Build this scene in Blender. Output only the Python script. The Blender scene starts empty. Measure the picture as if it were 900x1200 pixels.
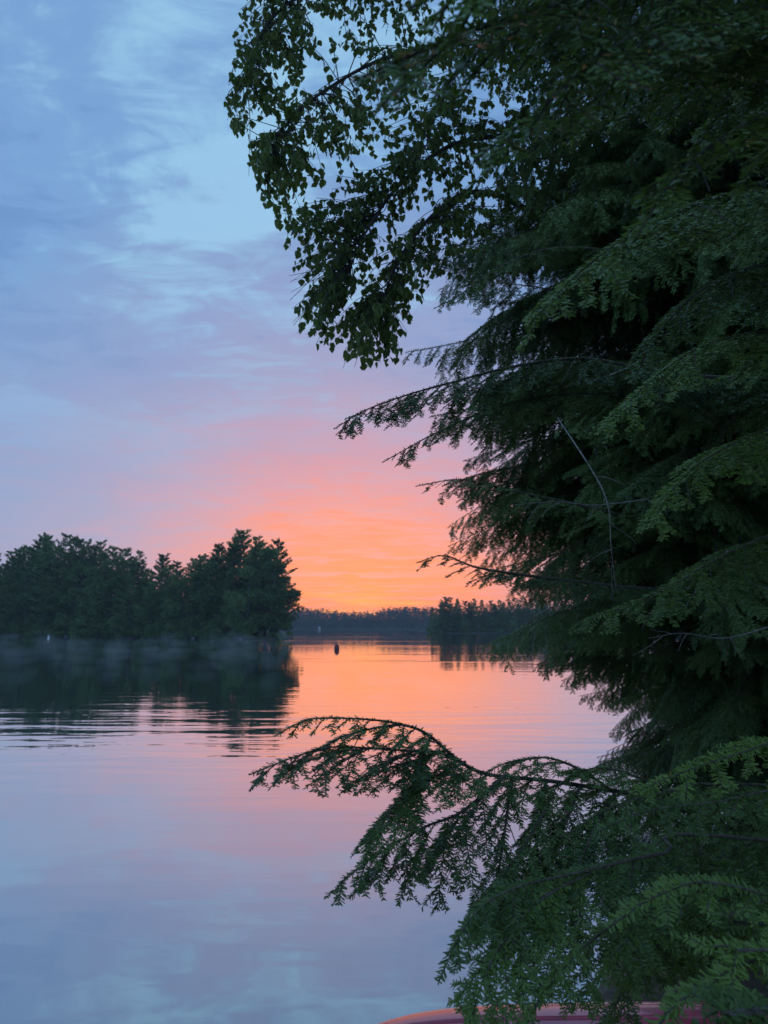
import bpy, math, random
import numpy as np
from mathutils import Vector, Matrix, Quaternion

R = math.radians
scene = bpy.context.scene
col = scene.collection

# ------------------------------------------------------------------ camera
CAM_H = 2.2
PITCH = 8.53
cam_data = bpy.data.cameras.new('camera')
cam = bpy.data.objects.new('camera', cam_data)
col.objects.link(cam)
cam.location = (0, 0, CAM_H)
cam.rotation_euler = (R(90 + PITCH), 0, 0)
cam_data.sensor_fit = 'VERTICAL'
cam_data.sensor_height = 36.0
cam_data.sensor_width = 27.0
cam_data.lens = 27.0
cam_data.clip_start = 0.05
cam_data.clip_end = 9000
cam_data.dof.use_dof = True
cam_data.dof.focus_distance = 2.1
cam_data.dof.aperture_fstop = 10.0
scene.camera = cam

# ------------------------------------------------------------------ render look
scene.view_settings.view_transform = 'Standard'
scene.view_settings.look = 'None'
scene.view_settings.exposure = 0.0
scene.view_settings.gamma = 1.0
scene.cycles.max_bounces = 8
scene.cycles.diffuse_bounces = 4
scene.cycles.glossy_bounces = 3
scene.cycles.transmission_bounces = 4
scene.cycles.transparent_max_bounces = 8
scene.cycles.volume_bounces = 0

SUN_AZ = R(-1.6)      # east of straight ahead (towards +X), seen from the camera
SUN_EL = R(0.3)

def lin(r, g, b):
    f = lambda c: (c / 255 / 12.92) if c <= 10 else ((c / 255 + 0.055) / 1.055) ** 2.4
    return (f(r), f(g), f(b), 1.0)

class NT:
    """small helper to write node graphs"""
    def __init__(self, tree):
        self.t = tree
    def new(self, kind, **kw):
        n = self.t.nodes.new(kind)
        for k, v in kw.items():
            setattr(n, k, v)
        return n
    def put(self, sock, v):
        if isinstance(v, (int, float)):
            sock.default_value = v
        elif isinstance(v, (tuple, list)):
            sock.default_value = v
        else:
            self.t.links.new(v, sock)
    def math(self, op, a, b=None, c=None, clamp=False):
        n = self.new('ShaderNodeMath', operation=op)
        n.use_clamp = clamp
        self.put(n.inputs[0], a)
        if b is not None: self.put(n.inputs[1], b)
        if c is not None: self.put(n.inputs[2], c)
        return n.outputs[0]
    def vmath(self, op, a, b=None):
        n = self.new('ShaderNodeVectorMath', operation=op)
        self.put(n.inputs[0], a)
        if b is not None: self.put(n.inputs[1], b)
        return n.outputs[0]
    def mix(self, fac, a, b, blend='MIX'):
        n = self.new('ShaderNodeMix', data_type='RGBA', blend_type=blend)
        n.clamp_factor = True
        self.put(n.inputs[0], fac); self.put(n.inputs[6], a); self.put(n.inputs[7], b)
        return n.outputs[2]
    def noise(self, vec, scale, detail=4, rough=0.55, distortion=0.0):
        n = self.new('ShaderNodeTexNoise')
        if vec is not None: self.put(n.inputs['Vector'], vec)
        n.inputs['Scale'].default_value = scale
        n.inputs['Detail'].default_value = detail
        n.inputs['Roughness'].default_value = rough
        n.inputs['Distortion'].default_value = distortion
        return n.outputs[0]
    def ramp(self, fac, stops, interp='EASE'):
        n = self.new('ShaderNodeValToRGB')
        cr = n.color_ramp
        cr.interpolation = interp
        cr.elements[0].position, cr.elements[0].color = stops[0]
        cr.elements[1].position, cr.elements[1].color = stops[-1]
        for p, c in stops[1:-1]:
            e = cr.elements.new(p); e.color = c
        self.put(n.inputs[0], fac)
        return n.outputs[0]
    def smooth(self, v, lo, hi):
        n = self.new('ShaderNodeMapRange', interpolation_type='SMOOTHSTEP')
        self.put(n.inputs[0], v)
        n.inputs[1].default_value = lo; n.inputs[2].default_value = hi
        n.inputs[3].default_value = 0; n.inputs[4].default_value = 1
        return n.outputs[0]

# ------------------------------------------------------------------ sky: clear dawn air under a broken cloud sheet
world = bpy.data.worlds.new('World')
scene.world = world
world.use_nodes = True
wt = world.node_tree
wt.nodes.clear()
W = NT(wt)
wout = W.new('ShaderNodeOutputWorld')
bg = W.new('ShaderNodeBackground')
tc = W.new('ShaderNodeTexCoord')
sepw = W.new('ShaderNodeSeparateXYZ')
W.put(sepw.inputs[0], tc.outputs['Generated'])
X, Y, Z = sepw.outputs
el = W.math('MULTIPLY', W.math('ARCSINE', Z), 180 / math.pi)
az = W.math('MULTIPLY', W.math('SUBTRACT', W.math('ARCTAN2', X, Y), SUN_AZ), 180 / math.pi)
# cloud-sheet plane coordinates (clouds compress towards the horizon)
den = W.math('ADD', W.math('MAXIMUM', Z, 0.0), 0.10)
comb = W.new('ShaderNodeCombineXYZ')
W.put(comb.inputs[0], W.math('DIVIDE', X, den))
W.put(comb.inputs[1], W.math('DIVIDE', Y, den))
comb.inputs[2].default_value = 0.0
def sheet(rot, scale, off):
    mp = W.new('ShaderNodeMapping')
    mp.inputs['Rotation'].default_value = (0, 0, R(rot))
    mp.inputs['Scale'].default_value = scale
    mp.inputs['Location'].default_value = off
    W.put(mp.inputs[0], comb.outputs[0])
    return mp.outputs[0]
CLOUD_OFF = (2.24, 8.87, 5.0)
v1 = sheet(-28, (1.0, 1.0, 1), CLOUD_OFF)
cl_big = W.noise(v1, 1.15, 3, 0.5, 0.35)
cl_mid = W.noise(v1, 3.0, 6, 0.62, 0.8)
cl_wisp = W.noise(sheet(-50, (1.1, 2.2, 1), (1.2, 8.4, 1.0)), 4.2, 5, 0.62, 1.0)
cl = W.math('ADD', W.math('ADD', W.math('MULTIPLY', cl_big, 0.46), W.math('MULTIPLY', cl_mid, 0.30)), W.math('MULTIPLY', cl_wisp, 0.24))
wob = W.math('MULTIPLY', W.math('SUBTRACT', W.math('ADD', W.math('MULTIPLY', cl_mid, 0.6), W.math('MULTIPLY', cl_wisp, 0.4)), 0.5), 1.25)
da = W.math('DIVIDE', az, 15.5)
de = W.math('DIVIDE', W.math('SUBTRACT', el, 1.0), 12.6)
d = W.math('SQRT', W.math('ADD', W.math('MULTIPLY', da, da), W.math('MULTIPLY', de, de)))
d2 = W.math('ADD', d, W.math('MULTIPLY', wob, W.math('MULTIPLY_ADD', d, 0.35, 0.45)))
base = W.ramp(W.math('DIVIDE', d2, 2.6), [
    (0.0,  lin(250, 146, 88)),
    (0.09, lin(245, 134, 104)),
    (0.19, lin(240, 140, 126)),
    (0.30, lin(214, 148, 164)),
    (0.42, lin(182, 158, 190)),
    (0.56, lin(153, 160, 201)),
    (0.74, lin(134, 160, 207)),
    (1.0,  lin(118, 163, 214))], 'LINEAR')
# thin places in the sheet let the brighter blue air through, thick ones are slate
high = W.smooth(el, 9, 30)
thin = W.smooth(cl, 0.50, 0.605)
thick = W.smooth(cl, 0.495, 0.42)
c1 = W.mix(W.math('MULTIPLY', thick, W.math('MULTIPLY', high, 0.85)), base, lin(102, 146, 202))
c2 = W.mix(W.math('MULTIPLY', thin, W.math('MULTIPLY_ADD', high, 0.72, 0.06)), c1, lin(158, 208, 240))
# sun-lit undersides and gold slots close to the horizon
low = W.smooth(d2, 1.05, 0.25)
lit = W.noise(sheet(-12, (0.7, 2.0, 1), (0, 0, 0)), 2.6, 6, 0.62, 0.8)
c3 = W.mix(W.math('MULTIPLY', W.smooth(lit, 0.49, 0.64), W.math('MULTIPLY', low, 0.75)), c2, lin(250, 134, 104))
c3 = W.mix(W.math('MULTIPLY', W.smooth(lit, 0.49, 0.38), W.math('MULTIPLY', low, 0.65)), c3, lin(218, 152, 172))
slot_v = W.new('ShaderNodeCombineXYZ')
W.put(slot_v.inputs[0], W.math('MULTIPLY', az, 0.07))
W.put(slot_v.inputs[1], W.math('MULTIPLY', el, 1.0))
slot = W.noise(slot_v.outputs[0], 1.6, 4, 0.55, 0.3)
near = W.math('MULTIPLY', W.smooth(el, 3.2, 1.4), W.smooth(W.math('ABSOLUTE', W.math('ADD', az, 2.0)), 16, 2))
c4 = W.mix(W.math('MULTIPLY', near, W.smooth(slot, 0.44, 0.66)), c3, lin(255, 184, 66))
nish = W.new('ShaderNodeTexSky', sky_type='NISHITA')
nish.sun_disc = False
nish.sun_elevation = SUN_EL
nish.sun_rotation = SUN_AZ
nsc = W.new('ShaderNodeVectorMath', operation='SCALE')
W.put(nsc.inputs[0], nish.outputs[0])
nsc.inputs[3].default_value = 0.05
clouded = W.vmath('SCALE', c4)
wt.nodes[-1].inputs[3].default_value = 0.95
W.put(bg.inputs[0], W.vmath('ADD', clouded, nsc.outputs[0]))
bg.inputs[1].default_value = 1.0
W.put(wout.inputs[0], bg.outputs[0])

# sun: still behind the far treeline
sun_d = bpy.data.lights.new('sun', 'SUN')
sun_d.energy = 0.12
sun_d.angle = R(0.5)
sun_d.color = (1.0, 0.62, 0.32)
sun = bpy.data.objects.new('sun', sun_d)
col.objects.link(sun)
sdir = Vector((math.sin(SUN_AZ) * math.cos(SUN_EL), math.cos(SUN_AZ) * math.cos(SUN_EL), math.sin(SUN_EL)))
sun.rotation_euler = sdir.to_track_quat('Z', 'Y').to_euler()
sun.location = (0, 0, 60)

# ------------------------------------------------------------------ helpers
F = 900.0
cp, sp = math.cos(R(PITCH)), math.sin(R(PITCH))
def P(x, y, Yd):
    """point of the place seen at photograph position (x, y), standing Yd metres out along world Y"""
    a = (x - 450) / F; b = (600 - y) / F
    dx, dy, dz = a, cp - b * sp, sp + b * cp
    k = Yd / dy
    return np.array((dx * k, Yd, CAM_H + dz * k))

def tag(o, label=None, category=None, group=None, kind=None):
    if label: o['label'] = label
    if category: o['category'] = category
    if group: o['group'] = group
    if kind: o['kind'] = kind
    return o

def link(o, parent=None):
    col.objects.link(o)
    if parent is not None: o.parent = parent
    return o

def empty(name, loc=(0, 0, 0), rz=0.0, scale=1.0):
    o = bpy.data.objects.new(name, None)
    o.empty_display_size = 0.2
    o.location = loc; o.rotation_euler = (0, 0, rz); o.scale = (scale,) * 3
    return link(o)

class MB:
    """collects numpy geometry for ONE mesh"""
    def __init__(self):
        self.v = []; self.q = []; self.t = []; self.qm = []; self.tm = []; self.n = 0
    def add(self, verts, quads=None, tris=None, mat=0):
        verts = np.asarray(verts, dtype=np.float32).reshape(-1, 3)
        if quads is not None and len(quads):
            q = np.asarray(quads, dtype=np.int32).reshape(-1, 4) + self.n
            self.q.append(q); self.qm.append(np.full(len(q), mat, np.int32))
        if tris is not None and len(tris):
            t = np.asarray(tris, dtype=np.int32).reshape(-1, 3) + self.n
            self.t.append(t); self.tm.append(np.full(len(t), mat, np.int32))
        self.v.append(verts); self.n += len(verts)
    def mesh(self, name, mats, smooth=False):
        v = np.concatenate(self.v) if self.v else np.zeros((0, 3), np.float32)
        q = np.concatenate(self.q) if self.q else np.zeros((0, 4), np.int32)
        t = np.concatenate(self.t) if self.t else np.zeros((0, 3), np.int32)
        me = bpy.data.meshes.new(name)
        me.vertices.add(len(v)); me.vertices.foreach_set('co', v.ravel())
        nl = len(q) * 4 + len(t) * 3
        me.loops.add(nl)
        me.loops.foreach_set('vertex_index', np.concatenate([q.ravel(), t.ravel()]).astype(np.int32))
        npoly = len(q) + len(t)
        me.polygons.add(npoly)
        ls = np.concatenate([np.arange(len(q)) * 4, len(q) * 4 + np.arange(len(t)) * 3]).astype(np.int32)
        me.polygons.foreach_set('loop_start', ls)
        me.polygons.foreach_set('loop_total', np.concatenate([np.full(len(q), 4), np.full(len(t), 3)]).astype(np.int32))
        mi = np.concatenate([*(self.qm or [np.zeros(0, np.int32)]), *(self.tm or [np.zeros(0, np.int32)])]).astype(np.int32)
        me.polygons.foreach_set('material_index', mi)
        if smooth: me.polygons.foreach_set('use_smooth', np.ones(npoly, bool))
        for m in (mats if isinstance(mats, (list, tuple)) else [mats]): me.materials.append(m)
        me.update(calc_edges=True)
        return me
    def build(self, name, mats, parent=None, smooth=False):
        return link(bpy.data.objects.new(name, self.mesh(name, mats, smooth)), parent)
    def tube(self, pts, rad, sides=6, mat=0, cap=True):
        pts = np.asarray(pts, float); n = len(pts)
        rad = np.broadcast_to(np.asarray(rad, float), (n,))
        tan = np.gradient(pts, axis=0)
        tan /= np.linalg.norm(tan, axis=1)[:, None] + 1e-9
        ref = np.array((0.13, 0.21, 1.0)) if abs(tan[:, 2]).mean() < 0.8 else np.array((1.0, 0.2, 0.1))
        a = np.cross(tan, ref); a /= np.linalg.norm(a, axis=1)[:, None] + 1e-9
        b = np.cross(tan, a)
        th = np.arange(sides) * 2 * np.pi / sides
        ring = a[:, None, :] * np.cos(th)[None, :, None] + b[:, None, :] * np.sin(th)[None, :, None]
        v = pts[:, None, :] + ring * rad[:, None, None]
        i = np.arange(n - 1)[:, None] * sides; j = np.arange(sides)[None, :]; j2 = (j + 1) % sides
        q = np.stack([i + j, i + j2, i + sides + j2, i + sides + j], -1).reshape(-1, 4)
        v = v.reshape(-1, 3)
        tris = None
        if cap:
            v = np.concatenate([v, pts[:1], pts[-1:]])
            c0, c1 = n * sides, n * sides + 1; jj = np.arange(sides); jn = (jj + 1) % sides
            tris = np.concatenate([np.stack([np.full(sides, c0), jn, jj], -1),
                                   np.stack([np.full(sides, c1), (n - 1) * sides + jj, (n - 1) * sides + jn], -1)])
        self.add(v, q, tris, mat)
    def lathe(self, prof, sides=16, mat=0):
        prof = np.asarray(prof, float)
        th = np.arange(sides) * 2 * np.pi / sides
        v = np.stack([prof[:, None, 0] * np.cos(th), prof[:, None, 0] * np.sin(th),
                      np.broadcast_to(prof[:, None, 1], (len(prof), sides))], -1).reshape(-1, 3)
        i = np.arange(len(prof) - 1)[:, None] * sides; j = np.arange(sides)[None, :]; j2 = (j + 1) % sides
        self.add(v, np.stack([i + j, i + j2, i + sides + j2, i + sides + j], -1).reshape(-1, 4), None, mat)

def smooth_path(pts, n=24):
    """Catmull-Rom through the control points"""
    p = np.asarray(pts, float)
    p = np.concatenate([2 * p[:1] - p[1:2], p, 2 * p[-1:] - p[-2:-1]])
    out = []
    segs = len(p) - 3
    for u in np.linspace(0, segs - 1e-6, n):
        k = int(u); t = u - k
        a, b, c, d_ = p[k], p[k + 1], p[k + 2], p[k + 3]
        out.append(0.5 * ((2 * b) + (c - a) * t + (2 * a - 5 * b + 4 * c - d_) * t * t + (3 * b - a - 3 * c + d_) * t ** 3))
    return np.array(out)

def nrm(v): return v / (np.linalg.norm(v) + 1e-9)

# ------------------------------------------------------------------ materials
def new_mat(name):
    m = bpy.data.materials.new(name); m.use_nodes = True
    m.node_tree.nodes.clear()
    n = NT(m.node_tree)
    out = n.new('ShaderNodeOutputMaterial')
    return m, n, out

def leaf_mat(name, c_dark, c_light, rough=0.45, trans=0.35, tcol=None, nscale=3.0, spec=0.35):
    m, n, out = new_mat(name)
    info = n.new('ShaderNodeObjectInfo')
    geo = n.new('ShaderNodeNewGeometry')
    tcn = n.new('ShaderNodeTexCoord')
    nz = n.noise(tcn.outputs['Object'], nscale, 3, 0.6)
    f = n.math('ADD', n.math('MULTIPLY', nz, 0.6), n.math('MULTIPLY', info.outputs['Random'], 0.6))
    f = n.math('ADD', f, n.math('MULTIPLY', geo.outputs['Random Per Island'], 0.25))
    cc = n.mix(n.smooth(f, 0.25, 0.95), c_dark, c_light)
    pr = n.new('ShaderNodeBsdfPrincipled')
    n.put(pr.inputs['Base Color'], cc)
    pr.inputs['Roughness'].default_value = rough
    pr.inputs['Specular IOR Level'].default_value = spec
    tr = n.new('ShaderNodeBsdfTranslucent')
    n.put(tr.inputs[0], n.mix(0.5, cc, tcol or c_light))
    ms = n.new('ShaderNodeMixShader')
    ms.inputs[0].default_value = trans
    n.put(ms.inputs[1], pr.outputs[0]); n.put(ms.inputs[2], tr.outputs[0])
    n.put(out.inputs[0], ms.outputs[0])
    return m

def bark_mat(name, ca, cb, scale=30, rough=0.85, bump=0.4):
    m, n, out = new_mat(name)
    tcn = n.new('ShaderNodeTexCoord')
    mpn = n.new('ShaderNodeMapping'); mpn.inputs['Scale'].default_value = (1, 1, 0.3)
    n.put(mpn.inputs[0], tcn.outputs['Object'])
    nz = n.noise(mpn.outputs[0], scale, 5, 0.65)
    pr = n.new('ShaderNodeBsdfPrincipled')
    n.put(pr.inputs['Base Color'], n.mix(n.smooth(nz, 0.35, 0.65), ca, cb))
    pr.inputs['Roughness'].default_value = rough
    b = n.new('ShaderNodeBump'); b.inputs['Strength'].default_value = bump; b.inputs['Distance'].default_value = 0.02
    n.put(b.inputs['Height'], nz); n.put(pr.inputs['Normal'], b.outputs[0])
    n.put(out.inputs[0], pr.outputs[0])
    return m

M = {}
M['needle'] = leaf_mat('hemlock_needles', (0.048, 0.088, 0.026, 1), (0.145, 0.220, 0.055, 1), 0.33, 0.20, (0.16, 0.22, 0.03, 1), 6.0, 0.5)
M['needle_near'] = leaf_mat('hemlock_needles_lit', (0.065, 0.110, 0.024, 1), (0.180, 0.255, 0.045, 1), 0.34, 0.24, (0.18, 0.24, 0.03, 1), 6.0, 0.45)  # lighter copy of the needles: skylight on the near boughs put into the colour
M['twig'] = bark_mat('hemlock_twig', (0.07, 0.05, 0.035, 1), (0.13, 0.10, 0.075, 1), 60)
M['bark'] = bark_mat('hemlock_bark', (0.06, 0.045, 0.035, 1), (0.13, 0.10, 0.08, 1), 22, 0.9, 0.8)
M['birch_bark'] = bark_mat('birch_bark', (0.10, 0.085, 0.07, 1), (0.30, 0.27, 0.24, 1), 14, 0.7, 0.4)
M['birch_twig'] = bark_mat('birch_twig', (0.035, 0.025, 0.02, 1), (0.07, 0.05, 0.04, 1), 60)
M['birch_leaf'] = leaf_mat('birch_leaf', (0.070, 0.100, 0.025, 1), (0.150, 0.190, 0.045, 1), 0.40, 0.42, (0.24, 0.30, 0.05, 1), 1.3, 0.4)
M['pine'] = leaf_mat('pine_foliage', (0.052, 0.095, 0.034, 1), (0.17, 0.245, 0.075, 1), 0.6, 0.15, None, 0.35, 0.2)
M['broad'] = leaf_mat('broadleaf_foliage', (0.060, 0.095, 0.032, 1), (0.15, 0.215, 0.065, 1), 0.6, 0.2, None, 0.5, 0.2)
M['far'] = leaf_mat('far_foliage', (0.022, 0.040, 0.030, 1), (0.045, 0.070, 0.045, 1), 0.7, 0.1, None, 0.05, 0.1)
M['trunk_far'] = bark_mat('pine_bark', (0.07, 0.06, 0.055, 1), (0.16, 0.14, 0.13, 1), 3, 0.9, 0.3)

def ground_mat(name, ca, cb, scale):
    m, n, out = new_mat(name)
    tcn = n.new('ShaderNodeTexCoord')
    nz = n.noise(tcn.outputs['Object'], scale, 7, 0.65)
    pr = n.new('ShaderNodeBsdfPrincipled')
    n.put(pr.inputs['Base Color'], n.mix(n.smooth(nz, 0.35, 0.68), ca, cb))
    pr.inputs['Roughness'].default_value = 0.95
    b = n.new('ShaderNodeBump'); b.inputs['Strength'].default_value = 0.6; b.inputs['Distance'].default_value = 0.05
    n.put(b.inputs['Height'], nz); n.put(pr.inputs['Normal'], b.outputs[0])
    n.put(out.inputs[0], pr.outputs[0])
    return m
M['duff'] = ground_mat('forest_duff', (0.05, 0.035, 0.022, 1), (0.11, 0.085, 0.05, 1), 6)
M['earth'] = ground_mat('forest_ground', (0.03, 0.035, 0.02, 1), (0.07, 0.065, 0.045, 1), 0.4)
M['rock'] = ground_mat('shore_rock', (0.10, 0.10, 0.10, 1), (0.26, 0.25, 0.24, 1), 2.5)

# water
m, n, out = new_mat('lake_water')
geo = n.new('ShaderNodeNewGeometry')
pos = geo.outputs['Position']
def wave(scale_xyz, sc, detail, rz):
    mpn = n.new('ShaderNodeMapping'); mpn.inputs['Scale'].default_value = scale_xyz
    mpn.inputs['Rotation'].default_value = (0, 0, R(rz))
    n.put(mpn.inputs[0], pos)
    return n.noise(mpn.outputs[0], sc, detail, 0.5, 0.25)
w1 = wave((0.22, 1.0, 1), 0.85, 2, 9)        # long low ripples
w2 = wave((0.35, 1.0, 1), 2.6, 2, -6)        # fine ripples
mask_n = wave((0.018, 0.075, 1), 1.0, 3, 4)  # breeze patches
sepp = n.new('ShaderNodeSeparateXYZ'); n.put(sepp.inputs[0], pos)
band = n.math('MULTIPLY', n.smooth(sepp.outputs[1], 11, 16), n.smooth(sepp.outputs[1], 27, 18))
breeze = n.math('ADD', n.math('MULTIPLY', n.smooth(mask_n, 0.5, 0.64), 0.6), n.math('MULTIPLY', band, 0.9), clamp=True)
h = n.math('ADD', n.math('MULTIPLY', w1, n.math('MULTIPLY_ADD', breeze, 0.026, 0.006)),
           n.math('MULTIPLY', w2, n.math('MULTIPLY_ADD', breeze, 0.0045, 0.0012)))
b = n.new('ShaderNodeBump'); b.inputs['Strength'].default_value = 1.0; b.inputs['Distance'].default_value = 1.0
n.put(b.inputs['Height'], h)
gl = n.new('ShaderNodeBsdfGlossy'); gl.inputs['Roughness'].default_value = 0.02
gl.inputs['Color'].default_value = (0.93, 0.96, 0.95, 1)
n.put(gl.inputs['Normal'], b.outputs[0])
df = n.new('ShaderNodeBsdfDiffuse'); df.inputs['Color'].default_value = (0.10, 0.17, 0.20, 1)
fr = n.new('ShaderNodeLayerWeight'); n.put(fr.inputs['Normal'], b.outputs[0])
fac = n.new('ShaderNodeMapRange'); n.put(fac.inputs[0], fr.outputs['Facing'])
for i_, v_ in enumerate((0.50, 0.92, 0.40, 0.98)): fac.inputs[1 + i_].default_value = v_
ms = n.new('ShaderNodeMixShader')
n.put(ms.inputs[0], fac.outputs[0]); n.put(ms.inputs[1], df.outputs[0]); n.put(ms.inputs[2], gl.outputs[0])
n.put(out.inputs[0], ms.outputs[0])
M['water'] = m

def plain(name, c, rough=0.4, spec=0.5, nscale=12, var=0.25, coat=0.0):
    m, n, out = new_mat(name)
    tcn = n.new('ShaderNodeTexCoord')
    nz = n.noise(tcn.outputs['Object'], nscale, 6, 0.65)
    dk = tuple(x * (1 - var) for x in c[:3]) + (1,)
    pr = n.new('ShaderNodeBsdfPrincipled')
    n.put(pr.inputs['Base Color'], n.mix(n.smooth(nz, 0.3, 0.7), dk, c))
    n.put(pr.inputs['Roughness'], n.math('MULTIPLY_ADD', nz, 0.25, rough - 0.1))
    pr.inputs['Specular IOR Level'].default_value = spec
    pr.inputs['Coat Weight'].default_value = coat
    n.put(out.inputs[0], pr.outputs[0])
    return m
M['canoe_red'] = plain('canoe_red_plastic', (0.60, 0.075, 0.13, 1), 0.30, 0.7, 7, 0.3, 0.6)
M['canoe_trim'] = plain('canoe_trim', (0.10, 0.02, 0.025, 1), 0.5)
M['buoy_red'] = plain('buoy_red', (0.22, 0.035, 0.03, 1), 0.45, 0.4, 20)
M['buoy_white'] = plain('buoy_white', (0.80, 0.80, 0.78, 1), 0.5, 0.4, 20, 0.1)
M['dark_metal'] = plain('dark_metal', (0.03, 0.03, 0.03, 1), 0.5)
M['pale_wall'] = plain('pale_wall', (0.55, 0.52, 0.48, 1), 0.8)
M['dark_roof'] = plain('dark_roof', (0.06, 0.06, 0.065, 1), 0.8)
M['dead_wood'] = bark_mat('dead_wood', (0.14, 0.125, 0.11, 1), (0.28, 0.26, 0.24, 1), 6)

# ------------------------------------------------------------------ the setting
def mound(name, outline, height, mat, rings=(0, .06, .16, .35, .65, .9), seed=0, drop=0.6):
    rng = np.random.default_rng(seed)
    o = np.asarray(outline, float)
    k = len(o); c = o.mean(0)
    mb = MB(); vs = [np.c_[o, np.full(k, -drop)]]
    for r in rings:
        ring = o + (c - o) * r
        z = height * (1 - (1 - min(1, r * 2.2 + 0.25)) ** 2) * rng.uniform(0.75, 1.15, k) if r > 0 else rng.uniform(0.12, 0.3, k) * min(1, height)
        vs.append(np.c_[ring, z])
    v = np.concatenate(vs + [np.array([[c[0], c[1], height]])])
    nr = len(vs)
    i = np.arange(nr - 1)[:, None] * k; j = np.arange(k)[None]; j2 = (j + 1) % k
    q = np.stack([i + j, i + j2, i + k + j2, i + k + j], -1).reshape(-1, 4)
    jj = np.arange(k)
    t = np.stack([(nr - 1) * k + jj, (nr - 1) * k + (jj + 1) % k, np.full(k, nr * k)], -1)
    mb.add(v, q, t)
    ob = mb.build(name, mat, smooth=True)
    return tag(ob, kind='structure')

mb = MB()
S = 4000
mb.add([(-S, -600, 0), (S, -600, 0), (S, 6000, 0), (-S, 6000, 0)], [(0, 1, 2, 3)])
lake = tag(mb.build('lake', M['water']), kind='structure')

def densify(poly, step, jit, seed):
    rng = np.random.default_rng(seed); out = []
    poly = np.asarray(poly, float)
    for a, b_ in zip(poly, np.roll(poly, -1, 0)):
        n_ = max(1, int(np.linalg.norm(b_ - a) / step))
        for s in range(n_):
            out.append(a + (b_ - a) * s / n_ + rng.normal(0, jit, 2))
    return np.array(out)

# near bank: the camera stands on it; it juts out under the trees on the right
mound('shore_bank', densify([(-9, -12), (10, -12), (12, 9.5), (5, 8.6), (3.1, 7.4), (1.9, 6.1), (1.35, 4.9), (0.9, 4.15), (0.0, 3.75), (-1.2, 3.3), (-4, 2.6), (-9, 2.2)], 0.5, 0.05, 3), 0.62, M['duff'],
      rings=(0, .03, .07, .12, .2, .4, .7), seed=2)
# wooded island on the left
isl = [(-19.0, 143.5), (-17.5, 150), (-22, 170), (-60, 225), (-140, 260), (-190, 235), (-150, 214), (-112, 198), (-86, 184), (-60, 168), (-42, 155), (-30, 145.5), (-24, 141.5)]
mound('island_ground', densify(isl, 4, 0.5, 5), 1.5, M['earth'], seed=4)
head = [(17.6, 287), (19, 296), (30, 330), (120, 420), (260, 420), (280, 250), (150, 258), (90, 268), (50, 277), (28, 282)]
mound('headland_ground', densify(head, 6, 0.6, 6), 1.6, M['earth'], seed=5)
far = [(-420, 640), (-220, 690), (-90, 715), (20, 705), (90, 690), (300, 660), (620, 640), (900, 1500), (-900, 1500), (-700, 700)]
mound('far_shore_ground', densify(far, 20, 1.5, 8), 11.0, M['earth'], seed=6)  # unseen hill raised behind the wood to block the low sun's glint

# ------------------------------------------------------------------ island trees
UP = np.array((0, 0, 1.0))
def tufts(mb, centers, dirs, size, rng, per=3, flat=0.5, mat=0):
    """small leaf-cluster quads round each centre"""
    c = np.repeat(centers, per, 0); dd = np.repeat(dirs, per, 0); k = len(c)
    a = dd + rng.normal(0, 0.42, (k, 3)); a[:, 2] *= flat + 0.3
    a /= np.linalg.norm(a, axis=1)[:, None]
    r = rng.normal(0, 1, (k, 3)); r[:, 2] *= flat
    bb = np.cross(a, np.cross(r, a)); bb /= np.linalg.norm(bb, axis=1)[:, None] + 1e-9
    L = size * rng.uniform(0.6, 1.3, k)[:, None]
    wv = L * rng.uniform(0.28, 0.5, k)[:, None]
    c = c + rng.normal(0, size * 0.35, (k, 3)) * np.array((1, 1, 0.6))
    v = np.stack([c - a * L * 0.5, c + bb * wv * 0.5, c + a * L * 0.5, c - bb * wv * 0.5], 1).reshape(-1, 3)
    mb.add(v, np.arange(k * 4).reshape(-1, 4), None, mat)

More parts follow.
